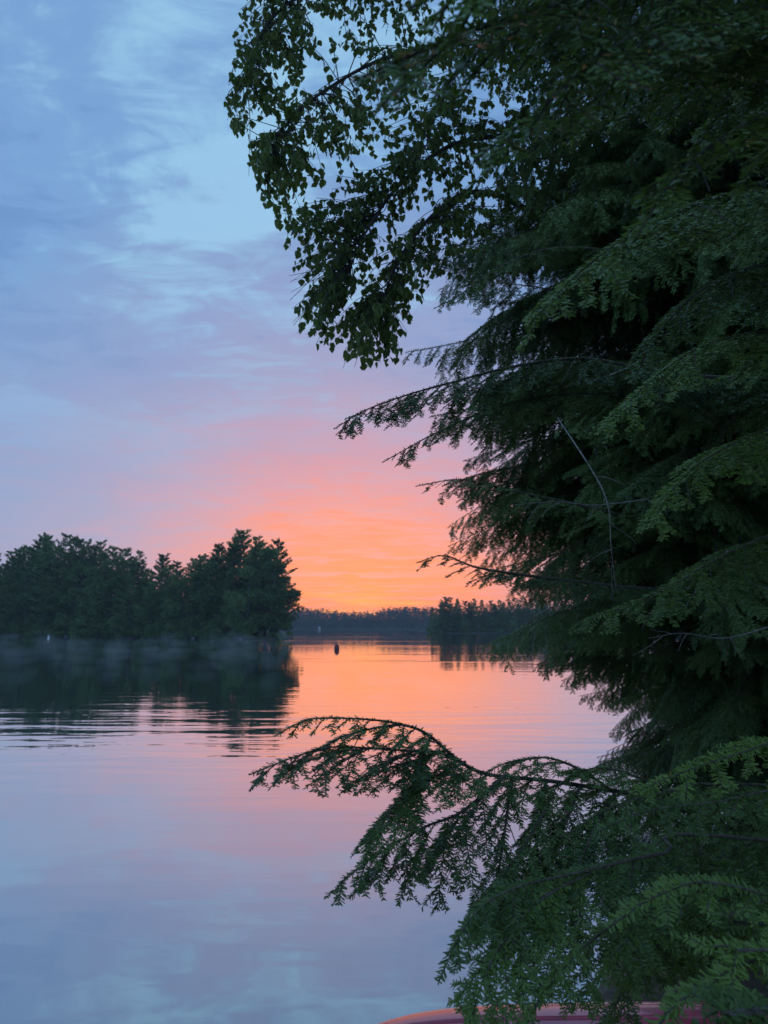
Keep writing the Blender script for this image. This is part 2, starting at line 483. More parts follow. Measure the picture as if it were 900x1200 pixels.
def conifer_mesh(seed, H, Rm, base, kind):
    """returns (trunk mesh, crown mesh): plume-topped pine or narrow spire"""
    rng = np.random.default_rng(seed)
    wood, fol = MB(), MB()
    nz = 14
    zs = np.linspace(-0.4, H * 0.97, nz)
    lean = rng.normal(0, 0.012, 2)
    pts = np.c_[zs * lean[0] + rng.normal(0, 0.05, nz), zs * lean[1] + rng.normal(0, 0.05, nz), zs]
    wood.tube(pts, np.linspace(0.30, 0.03, nz) * (H / 22) ** 0.7, 7)
    z = base * H
    C, D = [], []
    while z < H * 0.985:
        t = max(0.0, (z / H - base) / (1 - base))
        if kind == 'pine':
            prof = Rm * (min(1, 0.60 + 1.2 * t) * (1 - t ** 2.4) + 0.12)
            step = rng.uniform(0.75, 1.25)
        else:
            prof = Rm * (1 - t) ** 0.85 + 0.25
            step = rng.uniform(0.5, 0.8)
        nb = rng.integers(4, 7)
        a0 = rng.uniform(0, 6.28)
        for k in range(nb):
            if kind == 'pine' and rng.random() < 0.10 + 0.22 * (t > 0.7): continue
            L = prof * rng.uniform(0.5, 1.25)
            an = a0 + k * 6.283 / nb + rng.normal(0, 0.25)
            rise = (rng.uniform(0.0, 0.25) + 1.05 * t ** 2.2) if kind == 'pine' else rng.uniform(-0.3, 0.05) + 0.5 * t ** 3
            s = np.linspace(0, 1, 6)
            cx = np.interp(z, pts[:, 2], pts[:, 0]); cy = np.interp(z, pts[:, 2], pts[:, 1])
            curve = 0.10 * L * s ** 2 * (1 if kind == 'pine' else -0.5)
            bp = np.c_[cx + np.cos(an) * L * s, cy + np.sin(an) * L * s, z + rise * L * s + curve]
            wood.tube(bp[::2], np.array([0.055, 0.035, 0.012]) * (0.5 + L / 6), 3, cap=False)
            m_ = int(6 + L * 7.5)
            u = rng.uniform(0.28, 1.04, m_) ** 0.8
            side = rng.normal(0, 0.17 - 0.07 * t, m_) * L * (1.15 - 0.5 * u)
            q = np.c_[np.interp(u, s, bp[:, 0]) - np.sin(an) * side, np.interp(u, s, bp[:, 1]) + np.cos(an) * side,
                      np.interp(u, s, bp[:, 2]) + rng.normal(0.03, 0.07, m_)]
            C.append(q); D.append(np.tile((math.cos(an), math.sin(an), rise + 0.15), (m_, 1)))
        z += step
    C.append(np.c_[pts[-1, 0] + rng.normal(0, .15, 10), pts[-1, 1] + rng.normal(0, .15, 10), rng.uniform(H * 0.94, H * 1.01, 10)])
    D.append(np.tile((0.1, 0.1, 1.0), (10, 1)))
    tufts(fol, np.concatenate(C), np.concatenate(D), 0.50 if kind == 'pine' else 0.46, rng, per=4, flat=0.45)
    return wood.mesh('trunk', M['trunk_far'], True), fol.mesh('crown', M['pine'])

def broadleaf_mesh(seed, H, Rm, base, matname='broad', size=0.42, ncl=26, shrub=False):
    rng = np.random.default_rng(seed)
    wood, fol = MB(), MB()
    nz = 9
    zs = np.linspace(-0.4, H * 0.86, nz)
    pts = np.c_[np.cumsum(rng.normal(0, 0.06, nz)), np.cumsum(rng.normal(0, 0.06, nz)), zs]
    wood.tube(pts, np.linspace(0.2, 0.03, nz) * (H / 15) ** 0.8 + 0.02, 6)
    C, D = [], []
    for k in range(ncl):
        t = rng.uniform(0, 1)
        zc = H * (base + (1 - base) * t)
        rr = Rm * math.sqrt(max(0.05, 1 - (2 * abs(t - 0.38)) ** 2.4 * 0.8)) * rng.uniform(0.25, 0.95)
        an = rng.uniform(0, 6.283)
        c = np.array((math.cos(an) * rr, math.sin(an) * rr, zc - 0.25))
        z0 = max(0.3, zc - rr * 0.7 - 0.4)
        b0 = np.array((np.interp(z0, zs, pts[:, 0]), np.interp(z0, zs, pts[:, 1]), min(z0, H * 0.84)))
        wood.tube([b0, (b0 + c) / 2 + (0, 0, 0.1), c], [0.06 * H / 15 + .008, 0.04 * H / 15 + .006, 0.012], 4, cap=False)
        n_ = int(rng.uniform(55, 110))
        e = rng.normal(0, 1, (n_, 3)); e /= np.linalg.norm(e, axis=1)[:, None]
        rad = Rm * rng.uniform(0.24, 0.42) * rng.uniform(0.55, 1.05, (n_, 1))
        C.append(c + e * rad * np.array((1, 1, 0.62))); D.append(e + np.array((0, 0, 0.2)))
    C = np.concatenate(C); C[:, 2] = np.maximum(C[:, 2], 0.05)
    tufts(fol, C, np.concatenate(D), size, rng, per=3, flat=0.7)
    return wood.mesh('trunk', M['trunk_far'], True), fol.mesh('crown', M[matname])

pines = [conifer_mesh(11 + k, 22, (4.2, 3.6, 4.6, 3.9)[k], (0.10, 0.22, 0.05, 0.14)[k], 'pine') for k in range(4)]
spires = [conifer_mesh(31 + k, 18, (2.9, 3.4)[k], 0.06, 'spire') for k in range(2)]
broads = [broadleaf_mesh(51 + k, 14, (4.3, 3.7)[k], 0.12, 'broad', 0.5, 34) for k in range(2)]
shrubs = [broadleaf_mesh(71 + k, 3.2, (1.9, 2.3)[k], 0.05, 'broad', 0.30, 14) for k in range(2)]

def plant_tree(name, meshes, loc, s, rz, label, cat, group, sz=None):
    e = empty(name, loc, rz)
    e.scale = (s, s, sz or s)
    tag(e, label, cat, group)
    link(bpy.data.objects.new('trunk', meshes[0]), e)
    link(bpy.data.objects.new('crown', meshes[1]), e)
    return e

rnd = random.Random(7)
front = np.array([(-24, 141.5), (-30, 145.5), (-42, 155), (-60, 168), (-86, 184), (-112, 198), (-150, 214)], float)
fl = np.r_[0, np.cumsum(np.linalg.norm(np.diff(front, axis=0), axis=1))]
def shore(s, back):
    """a point `back` metres behind the island's front shoreline, s metres along it"""
    p = np.array([np.interp(s, fl, front[:, 0]), np.interp(s, fl, front[:, 1])])
    q = np.array([np.interp(s + 1, fl, front[:, 0]), np.interp(s + 1, fl, front[:, 1])])
    t = q - p; t /= np.linalg.norm(t)
    nn = np.array((-t[1], t[0]))
    if nn[1] < 0: nn = -nn
    return p + nn * back
GI = 'trees covering the island'
# (along, back, mesh list, index, scale, name, label)
L_pine = 'tall plume-topped pine in the back row of the wooded island'
L_mid = 'wide pine in the middle row of the wooded island, below the plumed tops'
L_front = 'broad dark pine standing in the front row of the island shore'
L_spire = 'narrow pointed conifer among the pines on the island'
L_broad = 'rounded leafy tree at the water edge of the island'
L_shrub = 'low leafy shrub hanging over the island waterline'
isl_trees = []
# skyline measured along the shore: height of the crest
def crest(s):
    return np.interp(s, [0, 4, 9, 15, 22, 30, 42, 52, 62, 72, 86, 95, 104, 116, 135], [12.5, 17, 20, 20.5, 19, 16.5, 17.5, 20, 23, 24.5, 24.5, 21, 19, 21, 21])
s = 5.0
while s < 140:
    hgt = crest(s) * rnd.uniform(0.92, 1.02)
    p = shore(s, rnd.uniform(10, 15))
    w_ = rnd.uniform(1.0, 1.25)
    plant_tree('pine_tree', pines[rnd.randrange(4)], (p[0], p[1], 0.8), hgt / 22 * w_, rnd.uniform(0, 6.28), L_pine, 'tree', GI, hgt / 22)
    s += rnd.uniform(3.0, 4.4)
s = 5.0
while s < 140:
    hgt = crest(s) * rnd.uniform(0.78, 0.92)
    p = shore(s, rnd.uniform(6.5, 9))
    w_ = rnd.uniform(1.15, 1.4)
    plant_tree('pine_tree', pines[rnd.choice((0, 2, 2, 3))], (p[0], p[1], 0.6), hgt / 22 * w_, rnd.uniform(0, 6.28), L_mid, 'tree', GI, hgt / 22)
    s += rnd.uniform(3.0, 4.4)
s = 3.0
while s < 140:
    hgt = crest(s) * rnd.uniform(0.48, 0.76)
    p = shore(s, rnd.uniform(2.2, 5.0))
    r_ = rnd.random()
    w_ = rnd.uniform(1.15, 1.45)
    if r_ < 0.42:
        plant_tree('pine_tree', pines[rnd.choice((0, 2))], (p[0], p[1], 0.4), hgt / 22 * w_ * 1.1, rnd.uniform(0, 6.28), L_front, 'tree', GI, hgt / 22)
    elif r_ < 0.66:
        plant_tree('spire_conifer', spires[rnd.randrange(2)], (p[0], p[1], 0.4), hgt / 18 * w_, rnd.uniform(0, 6.28), L_spire, 'tree', GI, hgt / 18)
    else:
        plant_tree('broadleaf_tree', broads[rnd.randrange(2)], (p[0], p[1], 0.4), hgt / 14 * 0.9, rnd.uniform(0, 6.28), L_broad, 'tree', GI, hgt / 14)
    s += rnd.uniform(2.6, 3.8)
s = 0.5
while s < 125:
    p = shore(s, rnd.uniform(0.1, 1.4))
    plant_tree('shore_shrub', shrubs[rnd.randrange(2)], (p[0], p[1], 0.08), rnd.uniform(0.7, 1.5), rnd.uniform(0, 6.28), L_shrub, 'shrub', 'shrubs along the island shore')
    s += rnd.uniform(1.9, 2.9)
# trees that stand out of the mass
p = shore(104, 12); plant_tree('pine_tree', pines[1], (p[0], p[1], 0.8), 0.62, 1.0, 'spindly pine with a thin crown poking above the low end of the island wood', 'tree', GI, 1.06)
p = shore(83, 12); plant_tree('pine_tree', pines[0], (p[0], p[1], 0.8), 1.25, 2.0, 'tallest pine on the island, its top a spread fan of plumes', 'tree', GI, 1.14)
p = shore(13, 8.5); plant_tree('pine_tree', pines[2], (p[0], p[1], 0.8), 1.28, 2.6, 'big round-headed pine above the fallen logs at the island tip', 'tree', GI, 0.95)
p = shore(7.5, 7.5); plant_tree('pine_tree', pines[3], (p[0], p[1], 0.8), 1.05, 0.6, 'wide pine next to the round-headed one at the island tip', 'tree', GI, 0.86)
# the island's right-hand tip: single trees stepping down to the water
plant_tree('broadleaf_tree', broads[0], (-20.6, 146.0, 0.3), 1.02, 1.0, 'slender leafy tree leaning out at the tip of the island', 'tree', GI)
plant_tree('broadleaf_tree', broads[1], (-22.6, 147.8, 0.4), 1.22, 2.2, 'taller leafy tree just behind the leaning one at the island tip', 'tree', GI)
plant_tree('broadleaf_tree', broads[0], (-25.5, 145.2, 0.4), 0.95, 4.0, 'bushy leafy tree beside the fallen log at the island tip', 'tree', GI)
plant_tree('shore_shrub', shrubs[0], (-19.6, 144.6, 0.1), 1.2, 0.3, 'low leafy shrub at the very tip of the island', 'shrub', 'shrubs along the island shore')

# fallen logs and stones on the island shore
def log(name, a, b_, r0, r1, label):
    o = empty(name, tuple(a)); tag(o, label, 'log')
    a = np.asarray(a, float); b_ = np.asarray(b_, float) - a
    w = MB()
    p = smooth_path([(0, 0, 0), b_ * 0.5 + (0, 0, 0.15), b_], 8)
    w.tube(p, np.linspace(r0, r1, 8), 7); w.build('trunk', M['dead_wood'], o, True)
    for k, f in enumerate((0.35, 0.55, 0.75, 0.9)):
        w = MB(); q = p[int(f * 7)]
        d_ = np.array((0.5 * (-1) ** k, 0.25, 0.8)) * (1.0 - 0.4 * f)
        w.tube([q, q + d_ * 0.6 + (0.05, 0, 0), q + d_], [r1 * 0.8, r1 * 0.5, 0.012], 5); w.build('branch_stub', M['dead_wood'], o, True)
log('fallen_log', (-29.0, 144.3, 0.15), (-26.6, 143.4, 2.6), 0.16, 0.06, 'grey fallen log leaning on the island bank')
log('fallen_log', (-26.5, 142.3, 0.1), (-23.0, 140.6, 0.35), 0.14, 0.05, 'grey log lying flat along the water at the island tip')

def boulder(loc, s, seed, label):
    rng = np.random.default_rng(seed)
    mb = MB(); nu, nv = 10, 7
    v = []
    for i in range(nv):
        ph = math.pi * i / (nv - 1)
        for j in range(nu):
            th = 2 * math.pi * j / nu
            r = 1 + 0.18 * math.sin(3 * th + seed) * math.sin(ph) + rng.normal(0, 0.05)
            v.append((s * r * math.sin(ph) * math.cos(th), s * 0.8 * r * math.sin(ph) * math.sin(th), s * 0.55 * r * math.cos(ph) + s * 0.3))
    q = [(i * nu + j, i * nu + (j + 1) % nu, (i + 1) * nu + (j + 1) % nu, (i + 1) * nu + j) for i in range(nv - 1) for j in range(nu)]
    mb.add(v, q)
    o = mb.build('boulder', M['rock'], None, True); o.location = loc
    return tag(o, label, 'rock', 'boulders on the island shore')
for k, (s_, sz_) in enumerate([(6, .5), (9.5, .7), (16, .45), (38, .7), (43, .5), (58, .6)]):
    p = shore(s_, -0.2)
    boulder((p[0], p[1], 0), sz_, 90 + k, 'grey boulder at the waterline of the island')

# ------------------------------------------------------------------ headland trees (right, farther off)
GH = 'trees on the headland'
s = 0
for k in range(44):
    t = (k % 22) / 21
    x = 19.3 + t * 62 + rnd.uniform(-0.8, 0.8); y = 288 - t * 16 + (rnd.uniform(0.5, 4) if k < 22 else rnd.uniform(6, 12))
    hgt = np.interp(t, [0, 0.05, 0.12, 0.3, 1], [9.5, 13.4, 13.4, 12.4, 13]) * rnd.uniform(0.88, 1.04) * (0.8 if k < 22 else 1.0)
    w_ = rnd.uniform(1.2, 1.5)
    if k % 3 == 1:
        plant_tree('spire_conifer', spires[k % 2], (x, y, 0.6), hgt / 18 * w_, rnd.uniform(0, 6.28), 'pointed conifer on the headland across the lake', 'tree', GH, hgt / 18)
    else:
        plant_tree('pine_tree', pines[k % 4], (x, y, 0.6), hgt / 22 * w_ * 1.1, rnd.uniform(0, 6.28), 'bushy pine on the headland across the lake', 'tree', GH, hgt / 22)
for k in range(14):
    x = 18.0 + k * 4.2 + rnd.uniform(-1, 1); y = 287 - k * 1.0 + rnd.uniform(0, 1.5)
    plant_tree('shore_shrub', shrubs[k % 2], (x, y, 0.1), rnd.uniform(1.1, 1.9), rnd.uniform(0, 6.28), 'low leafy shrub along the headland waterline', 'shrub', 'shrubs along the headland shore')

# ------------------------------------------------------------------ far wood: one mass
rng = np.random.default_rng(77)
mb = MB()
fo = np.array([(-420, 640), (-220, 690), (-90, 715), (20, 705), (90, 690), (300, 660), (620, 640)], float)
for k in range(1500):
    x = rng.uniform(-250, 260)
    y = np.interp(x, fo[:, 0], fo[:, 1]) + 4 + rng.uniform(0, 1) ** 1.6 * 60
    H = rng.uniform(10, 15.5) + 2.0 * math.sin(x * 0.06) + (2.0 if x > -5 else 0.0) + (y - 690) * 0.02
    rr = rng.uniform(2.6, 4.4)
    mm = 60
    t = rng.uniform(0.02, 1, mm)
    an = rng.uniform(0, 6.283, mm)
    spread = rr * (1 - t ** rng.uniform(1.2, 4)) * rng.uniform(0.6, 1.0, mm) + 0.15
    c = np.c_[x + np.cos(an) * spread, y + np.sin(an) * spread, 0.8 + max(0.0, y - 712) * 0.05 + t * H]
    tufts(mb, c, np.c_[np.cos(an), np.sin(an), np.full(mm, 0.3)], 2.1, rng, per=1, flat=0.7)
    mb.tube([(x, y, 0), (x, y, H * 0.85)], [0.2, 0.06], 3, cap=False)
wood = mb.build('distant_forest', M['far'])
tag(wood, 'low dark wood along the far shore under the sunrise', 'forest', kind='stuff')

# small pale cabin on the far shore
cx_, cy_ = -59.0, 708.0
cab = empty('cabin', (cx_, cy_, 0.4), 0, 0.7); tag(cab, 'tiny pale cabin by the water under the far wood', 'cabin')
def box(mb, a, b_, mat=0):
    x0, y0, z0 = a; x1, y1, z1 = b_
    v = [(x0, y0, z0), (x1, y0, z0), (x1, y1, z0), (x0, y1, z0), (x0, y0, z1), (x1, y0, z1), (x1, y1, z1), (x0, y1, z1)]
    mb.add(v, [(0, 3, 2, 1), (4, 5, 6, 7), (0, 1, 5, 4), (1, 2, 6, 5), (2, 3, 7, 6), (3, 0, 4, 7)], None, mat)
w = MB(); box(w, (-1.7, -1.5, -0.6), (1.7, 1.5, 2.2)); w.build('wall', M['pale_wall'], cab)
w = MB(); w.add([(-2, -1.8, 2.15), (2, -1.8, 2.15), (2, 1.8, 2.15), (-2, 1.8, 2.15), (0, -1.8, 3.5), (0, 1.8, 3.5)],
                [(0, 3, 5, 4), (1, 4, 5, 2), (0, 1, 2, 3)], [(0, 4, 1), (3, 2, 5)]); w.build('roof', M['pale_wall'], cab)
w = MB(); box(w, (-0.4, -1.53, -0.3), (0.4, -1.49, 1.6)); w.build('door', M['dark_roof'], cab)

# ------------------------------------------------------------------ buoys
bp = P(395.5, 761, 80); d_b = 2.2 * 900 / 25.5
bu = empty('mooring_buoy', ((395.5 - 450) / F * d_b, d_b, 0), 0, 0.85); tag(bu, 'dark red mooring buoy floating alone in the orange reflection', 'buoy')
w = MB(); w.lathe([(0.02, -0.25), (0.24, -0.22), (0.28, -0.1), (0.28, 0.36), (0.26, 0.46), (0.19, 0.56), (0.09, 0.61), (0.0, 0.62)], 18)
w.build('float', M['buoy_red'], bu, True)
w = MB(); w.lathe([(0.29, 0.06), (0.297, 0.08), (0.297, 0.17), (0.29, 0.19)], 18); w.build('band', M['dark_metal'], bu, True)
w = MB(); th = np.linspace(0, 2 * np.pi, 11); w.tube(np.c_[0.06 * np.cos(th), np.zeros(11), 0.66 + 0.06 * np.sin(th)], 0.012, 5); w.build('ring', M['dark_metal'], bu, True)
d_w = 158.0
bw = empty('marker_buoy', ((62 - 450) / F * d_w, d_w, 0), 0, 0.7); tag(bw, 'small white marker buoy close to the island shore', 'buoy')
w = MB(); w.lathe([(0.02, -0.3), (0.30, -0.25), (0.34, 0.0), (0.32, 0.22), (0.20, 0.34), (0.0, 0.36)], 16); w.build('float', M['buoy_white'], bw, True)
w = MB(); w.lathe([(0.10, 0.32), (0.13, 0.36), (0.13, 0.86), (0.10, 0.94), (0.0, 0.95)], 12); w.build('post', M['buoy_white'], bw, True)

# ------------------------------------------------------------------ overturned canoe on the bank
can = empty('canoe', (1.76, 3.42, 0.235), R(180.5)); tag(can, 'red overturned canoe lying on the bank below the hemlock boughs', 'canoe')
LEN, BEAM, DEP = 4.14, 0.84, 0.38
nu, nv = 60, 21
vv = []
for i in range(nu):
    u = -1 + 2 * i / (nu - 1)
    pl = max(0.0, 1 - abs(u) ** 4.2) ** 0.62                 # plan outline, blunt ends
    zk = DEP * (max(0.0, 1 - abs(u) ** 9) ** 0.5) * (1 - 0.06 * u * u)   # keel height (hull is upside down)
    for j in range(nv):
        a = math.pi * (j / (nv - 1))
        cx_ = math.cos(a); sz_ = math.sin(a)
        yy = BEAM / 2 * pl * math.copysign(abs(cx_) ** 0.85, cx_)
        vv.append((u * LEN / 2, yy, zk * sz_ ** 0.9 + 0.02 * u * u))
qq = [(i * nv + j, (i + 1) * nv + j, (i + 1) * nv + j + 1, i * nv + j + 1) for i in range(nu - 1) for j in range(nv - 1)]
w = MB(); w.add(vv, qq); hull = w.build('hull', M['canoe_red'], can, True)
sol = hull.modifiers.new('solid', 'SOLIDIFY'); sol.thickness = 0.008
vv = np.array(vv).reshape(nu, nv, 3)
for j in (0, nv - 1):
    w = MB(); w.tube(vv[:, j], 0.016, 6); w.build('gunwale', M['canoe_trim'], can, True)
w = MB(); kp = vv[4:-4, nv // 2] + np.array((0, 0, 0.006)); w.tube(kp, 0.011, 6); w.build('keel', M['canoe_red'], can, True)
for u in (-0.45, 0.0, 0.45):
    i = int((u + 1) / 2 * (nu - 1)); w = MB(); w.tube([vv[i, 0] + (0, 0, .01), vv[i, -1] + (0, 0, .01)], 0.018, 6); w.build('thwart', M['canoe_trim'], can, True)

# ------------------------------------------------------------------ hemlock foliage
def polyline_interp(p, cum, s):
    return np.stack([np.interp(s, cum, p[:, k]) for k in range(3)], -1)

def needles(mb, p, up, rng, ds=0.0032, ln=0.0125, wd=0.0019, s0=0.0, mat=1):
    """two flat rows of short needles (and a few on top) along a twig polyline"""
    seg = np.linalg.norm(np.diff(p, axis=0), axis=1); cum = np.r_[0, np.cumsum(seg)]
    T = cum[-1]
    m_ = int((T - s0) / ds)
    if m_ < 2: return
    s_ = s0 + (np.arange(m_) + rng.uniform(0, 1, m_)) * ds
    s_ = np.minimum(s_, T)
    pos_ = polyline_interp(p, cum, s_)
    tn = polyline_interp(np.gradient(p, axis=0), cum, s_); tn /= np.linalg.norm(tn, axis=1)[:, None] + 1e-9
    side = np.cross(tn, up); side /= np.linalg.norm(side, axis=1)[:, None] + 1e-9
    u2 = np.cross(side, tn)
    V = []
    for sg in (-1, 1, 0):
        if sg == 0:
            sel = rng.random(m_) < 0.5
            if not sel.any(): continue
        else:
            sel = np.ones(m_, bool)
        k = int(sel.sum())
        if sg == 0:
            an = rng.uniform(0.35, 0.75, k); sd = rng.uniform(-0.7, 0.7, k); ue = rng.uniform(0.15, 0.5, k); lf = 0.7
        else:
            an = rng.normal(1.12, 0.2, k); sd = np.full(k, sg) * rng.uniform(0.85, 1.0, k); ue = rng.normal(0.08, 0.22, k); lf = 1.0
        dd = tn[sel] * np.cos(an)[:, None] + side[sel] * (np.sin(an) * sd)[:, None] + u2[sel] * ue[:, None]
        dd /= np.linalg.norm(dd, axis=1)[:, None]
        l = ln * lf * rng.uniform(0.72, 1.15, k) * (1 - 0.45 * np.clip((s_[sel] - T + 0.02) / 0.02, 0, 1))
        fl_ = u2[sel] + rng.normal(0, 0.35, (k, 3))
        wv = np.cross(dd, fl_); wv /= np.linalg.norm(wv, axis=1)[:, None] + 1e-9
        b0 = pos_[sel]
        mid = b0 + dd * (l * 0.5)[:, None]
        tip = b0 + dd * l[:, None] - np.array((0, 0, 1.0)) * (l * 0.06)[:, None]
        w_ = wd * 0.5 * rng.uniform(0.85, 1.2, k)[:, None]
        V.append(np.stack([b0 - wv * w_ * 0.75, mid * 0.2 + tip * 0.8 - wv * w_, tip + wv * w_ * 0.35, b0 + dd * (l * 0.25)[:, None] + wv * w_], 1).reshape(-1, 3))
    V = np.concatenate(V)
    mb.add(V, np.arange(len(V)).reshape(-1, 4), None, mat)

def grow(p0, dr, up, L, droop, rng, nseg=7, curl=0.06):
    """a twig polyline that sags with gravity"""
    pts = [p0]; d_ = nrm(dr); st = L / nseg
    for k in range(nseg):
        d_ = nrm(d_ + np.array((0, 0, -1.0)) * droop / nseg * (1.6 - 1.2 * k / nseg) + rng.normal(0, curl, 3) * 0.5)
        pts.append(pts[-1] + d_ * st)
    return np.array(pts)

def frond(wood, fol, stem, rstem, up, rng, l1=0.5, sp1=0.06, l2=0.15, sp2=0.03, droop1=0.5, droop2=0.35,
          start=0.12, ds=0.0032, ln=0.0125, wd=0.0019, prof=None, needle_from=0.35, mat=1, tipfac=0.10, sweep=0.76, hang=0.0):
    """stem (polyline) -> side sprays -> side twigs -> needles"""
    seg = np.linalg.norm(np.diff(stem, axis=0), axis=1); cum = np.r_[0, np.cumsum(seg)]; T = cum[-1]
    wood.tube(stem, rstem * (1 - np.linspace(0, 1, len(stem))) ** 1.5 + 0.0011, 6)
    needles(fol, stem, up, rng, ds, ln, wd, T * needle_from, mat)
    grad = np.gradient(stem, axis=0)
    s_ = T * start; sg = 1
    while s_ < T * 0.985:
        f = s_ / T
        p = polyline_interp(stem, cum, np.array([s_]))[0]
        tn = nrm(polyline_interp(grad, cum, np.array([s_]))[0])
        side = nrm(np.cross(tn, up)) * sg
        an = rng.normal(sweep, 0.12)
        d_ = tn * math.cos(an) + side * math.sin(an) + up * rng.normal(0.03, 0.10) + np.array((0, 0, -1.0)) * hang * rng.uniform(0.5, 1.3)
        pf = (prof(f) if prof else (0.55 + 0.9 * f if f < 0.5 else 1.0) * (1 - f) ** 0.7 + tipfac * f)
        L = l1 * pf * (rng.uniform(0.6, 1.15) if rng.random() < 0.85 else rng.uniform(0.25, 1.45))
        tw = grow(p, d_, up, L, droop1 * rng.uniform(0.6, 1.4), rng, 7)
        wood.tube(tw[::2] if len(tw) > 6 else tw, np.linspace(max(0.0012, rstem * 0.35 * L / max(l1, 0.01)), 0.0008, len(tw[::2])), 4, cap=False)
        vig = rng.uniform(0.78, 1.15); bare = rng.random() < 0.05
        if bare: s_ += sp1 * rng.uniform(0.4, 0.8); sg = -sg; continue
        needles(fol, tw, up, rng, ds, ln * vig, wd, L * 0.06, mat)
        # second order
        c2 = np.r_[0, np.cumsum(np.linalg.norm(np.diff(tw, axis=0), axis=1))]; g2 = np.gradient(tw, axis=0)
        q = sp2 * rng.uniform(0.8, 1.5); sg2 = 1 if rng.random() < 0.5 else -1
        while q < L * 0.93 and l2 > 0:
            f2 = q / L
            pp = polyline_interp(tw, c2, np.array([q]))[0]; t2 = nrm(polyline_interp(g2, c2, np.array([q]))[0])
            sd = nrm(np.cross(t2, up)) * sg2
            a2 = rng.normal(0.70, 0.12)
            L2 = min(l2, L * 0.55) * (1 - f2) ** 0.6 * rng.uniform(0.55, 1.2) + 0.012
            tw2 = grow(pp, t2 * math.cos(a2) + sd * math.sin(a2) + up * rng.normal(0, 0.1), up, L2, droop2, rng, 4)
            wood.tube(tw2[::2], [0.0011, 0.0009, 0.0006], 3, cap=False)
            needles(fol, tw2, up, rng, ds, ln * 0.95 * vig, wd, 0.004, mat)
            q += sp2 * rng.uniform(0.7, 1.3); sg2 = -sg2
        s_ += sp1 * rng.uniform(0.65, 1.3); sg = -sg

# branch archetypes: along +X, in metres
arche = []
for k in range(7):
    rng = np.random.default_rng(200 + k)
    L = 1.7
    s_ = np.linspace(0, 1, 16)
    sag = (0.16, 0.30, 0.05, 0.42, 0.22, 0.34, 0.12)[k]
    rise = (0.18, 0.25, 0.05, 0.22, 0.30, 0.10, 0.0)[k]
    stem = np.c_[L * s_, 0.06 * np.sin(s_ * 3 + k) + np.cumsum(rng.normal(0, 0.006, 16)), rise * s_ * L * 0.6 - sag * s_ ** 2.2 * L]
    wd_, fo_ = MB(), MB()
    frond(wd_, fo_, stem, 0.013, UP, rng, l1=0.62, sp1=0.036, l2=0.17, sp2=0.024, droop1=0.6, droop2=0.35, hang=0.55, start=0.10,
          ds=0.0050, ln=0.0170, wd=0.0034, needle_from=0.25, mat=0)
    arche.append((wd_.mesh('branch', M['twig'], True), fo_.mesh('needles', M['needle'])))

def add_branch(root, k, z, azim, scale, tilt, r0=0.0, roll=0.0):
    b_ = bpy.data.objects.new('branch', arche[k][0]); link(b_, root)
    b_.location = (math.cos(azim) * r0, math.sin(azim) * r0, z)
    b_.rotation_euler = (roll, -tilt, azim)
    b_.scale = (scale,) * 3
    n_ = bpy.data.objects.new('needles', arche[k][1]); link(n_, b_); n_['kind'] = 'stuff'
    return b_

def trunk(root, H, r0, mat, seed, lean=(0, 0), name='trunk', z0=-0.5):
    rng = np.random.default_rng(seed); n_ = 18
    zs = np.linspace(z0, H, n_)
    p = np.c_[lean[0] * zs + np.cumsum(rng.normal(0, 0.008, n_)), lean[1] * zs + np.cumsum(rng.normal(0, 0.008, n_)), zs]
    rr = r0 * (1 - 0.9 * np.clip(zs / H, 0, 1)) * (1 + 0.5 * np.exp(-np.maximum(zs - z0 - .4, 0) * 3))
    w = MB(); w.tube(p, rr, 12); w.build(name, mat, root, True)
    return p

# main hemlock: trunk a few metres out on the bank
AX, AY, AZ0 = 2.15, 4.45, 0.45
hemA = empty('hemlock_tree', (AX, AY, AZ0))
tag(hemA, 'dense dark hemlock standing on the bank, its full crown against the sunset', 'tree')
trunk(hemA, 9.2, 0.15, M['bark'], 1)
rr = random.Random(21)
nA = 195
for k in range(nA):
    t = k / (nA - 1)
    z = 0.40 + 6.0 * t ** 1.2
    zw = z + AZ0
    Lz = np.interp(zw, [0.9, 1.3, 1.7, 2.2, 2.8, 3.4, 4.2, 5.0, 6.2, 8.5], [0.85, 0.98, 1.1, 1.38, 1.7, 1.85, 1.95, 1.9, 1.6, 0.9])
    azm = k * 2.39996 + rr.uniform(-0.35, 0.35)
    add_branch(hemA, rr.randrange(7), z, azm, Lz / 1.7 * rr.uniform(0.75, 1.06), rr.uniform(-0.36, 0.16), 0.05, rr.uniform(-0.65, 0.65))

for k in range(18):     # leader
    add_branch(hemA, rr.randrange(7), 6.4 + 0.145 * k, k * 2.4, 0.85 - 0.04 * k, rr.uniform(-0.1, 0.3), 0.02, rr.uniform(-0.3, 0.3))
for k in range(34):     # upper side over the water
    add_branch(hemA, rr.randrange(7), 2.7 + 1.9 * (k / 33), math.pi + rr.uniform(-0.4, 1.2), rr.uniform(0.85, 1.16), rr.uniform(-0.3, 0.12), 0.05, rr.uniform(-0.7, 0.7))
for k in range(58):     # the fuller side over the water
    zz = 1.15 + 1.75 * (k / 57)
    add_branch(hemA, rr.randrange(7), zz, math.pi + rr.uniform(-0.5, 1.3), np.interp(zz + AZ0, [1.5, 2.2, 2.8, 3.4], [1.12, 1.4, 1.7, 1.85]) / 1.7 * rr.uniform(0.6, 1.0),
               rr.uniform(-0.3, 0.2), 0.05, rr.uniform(-0.7, 0.7))
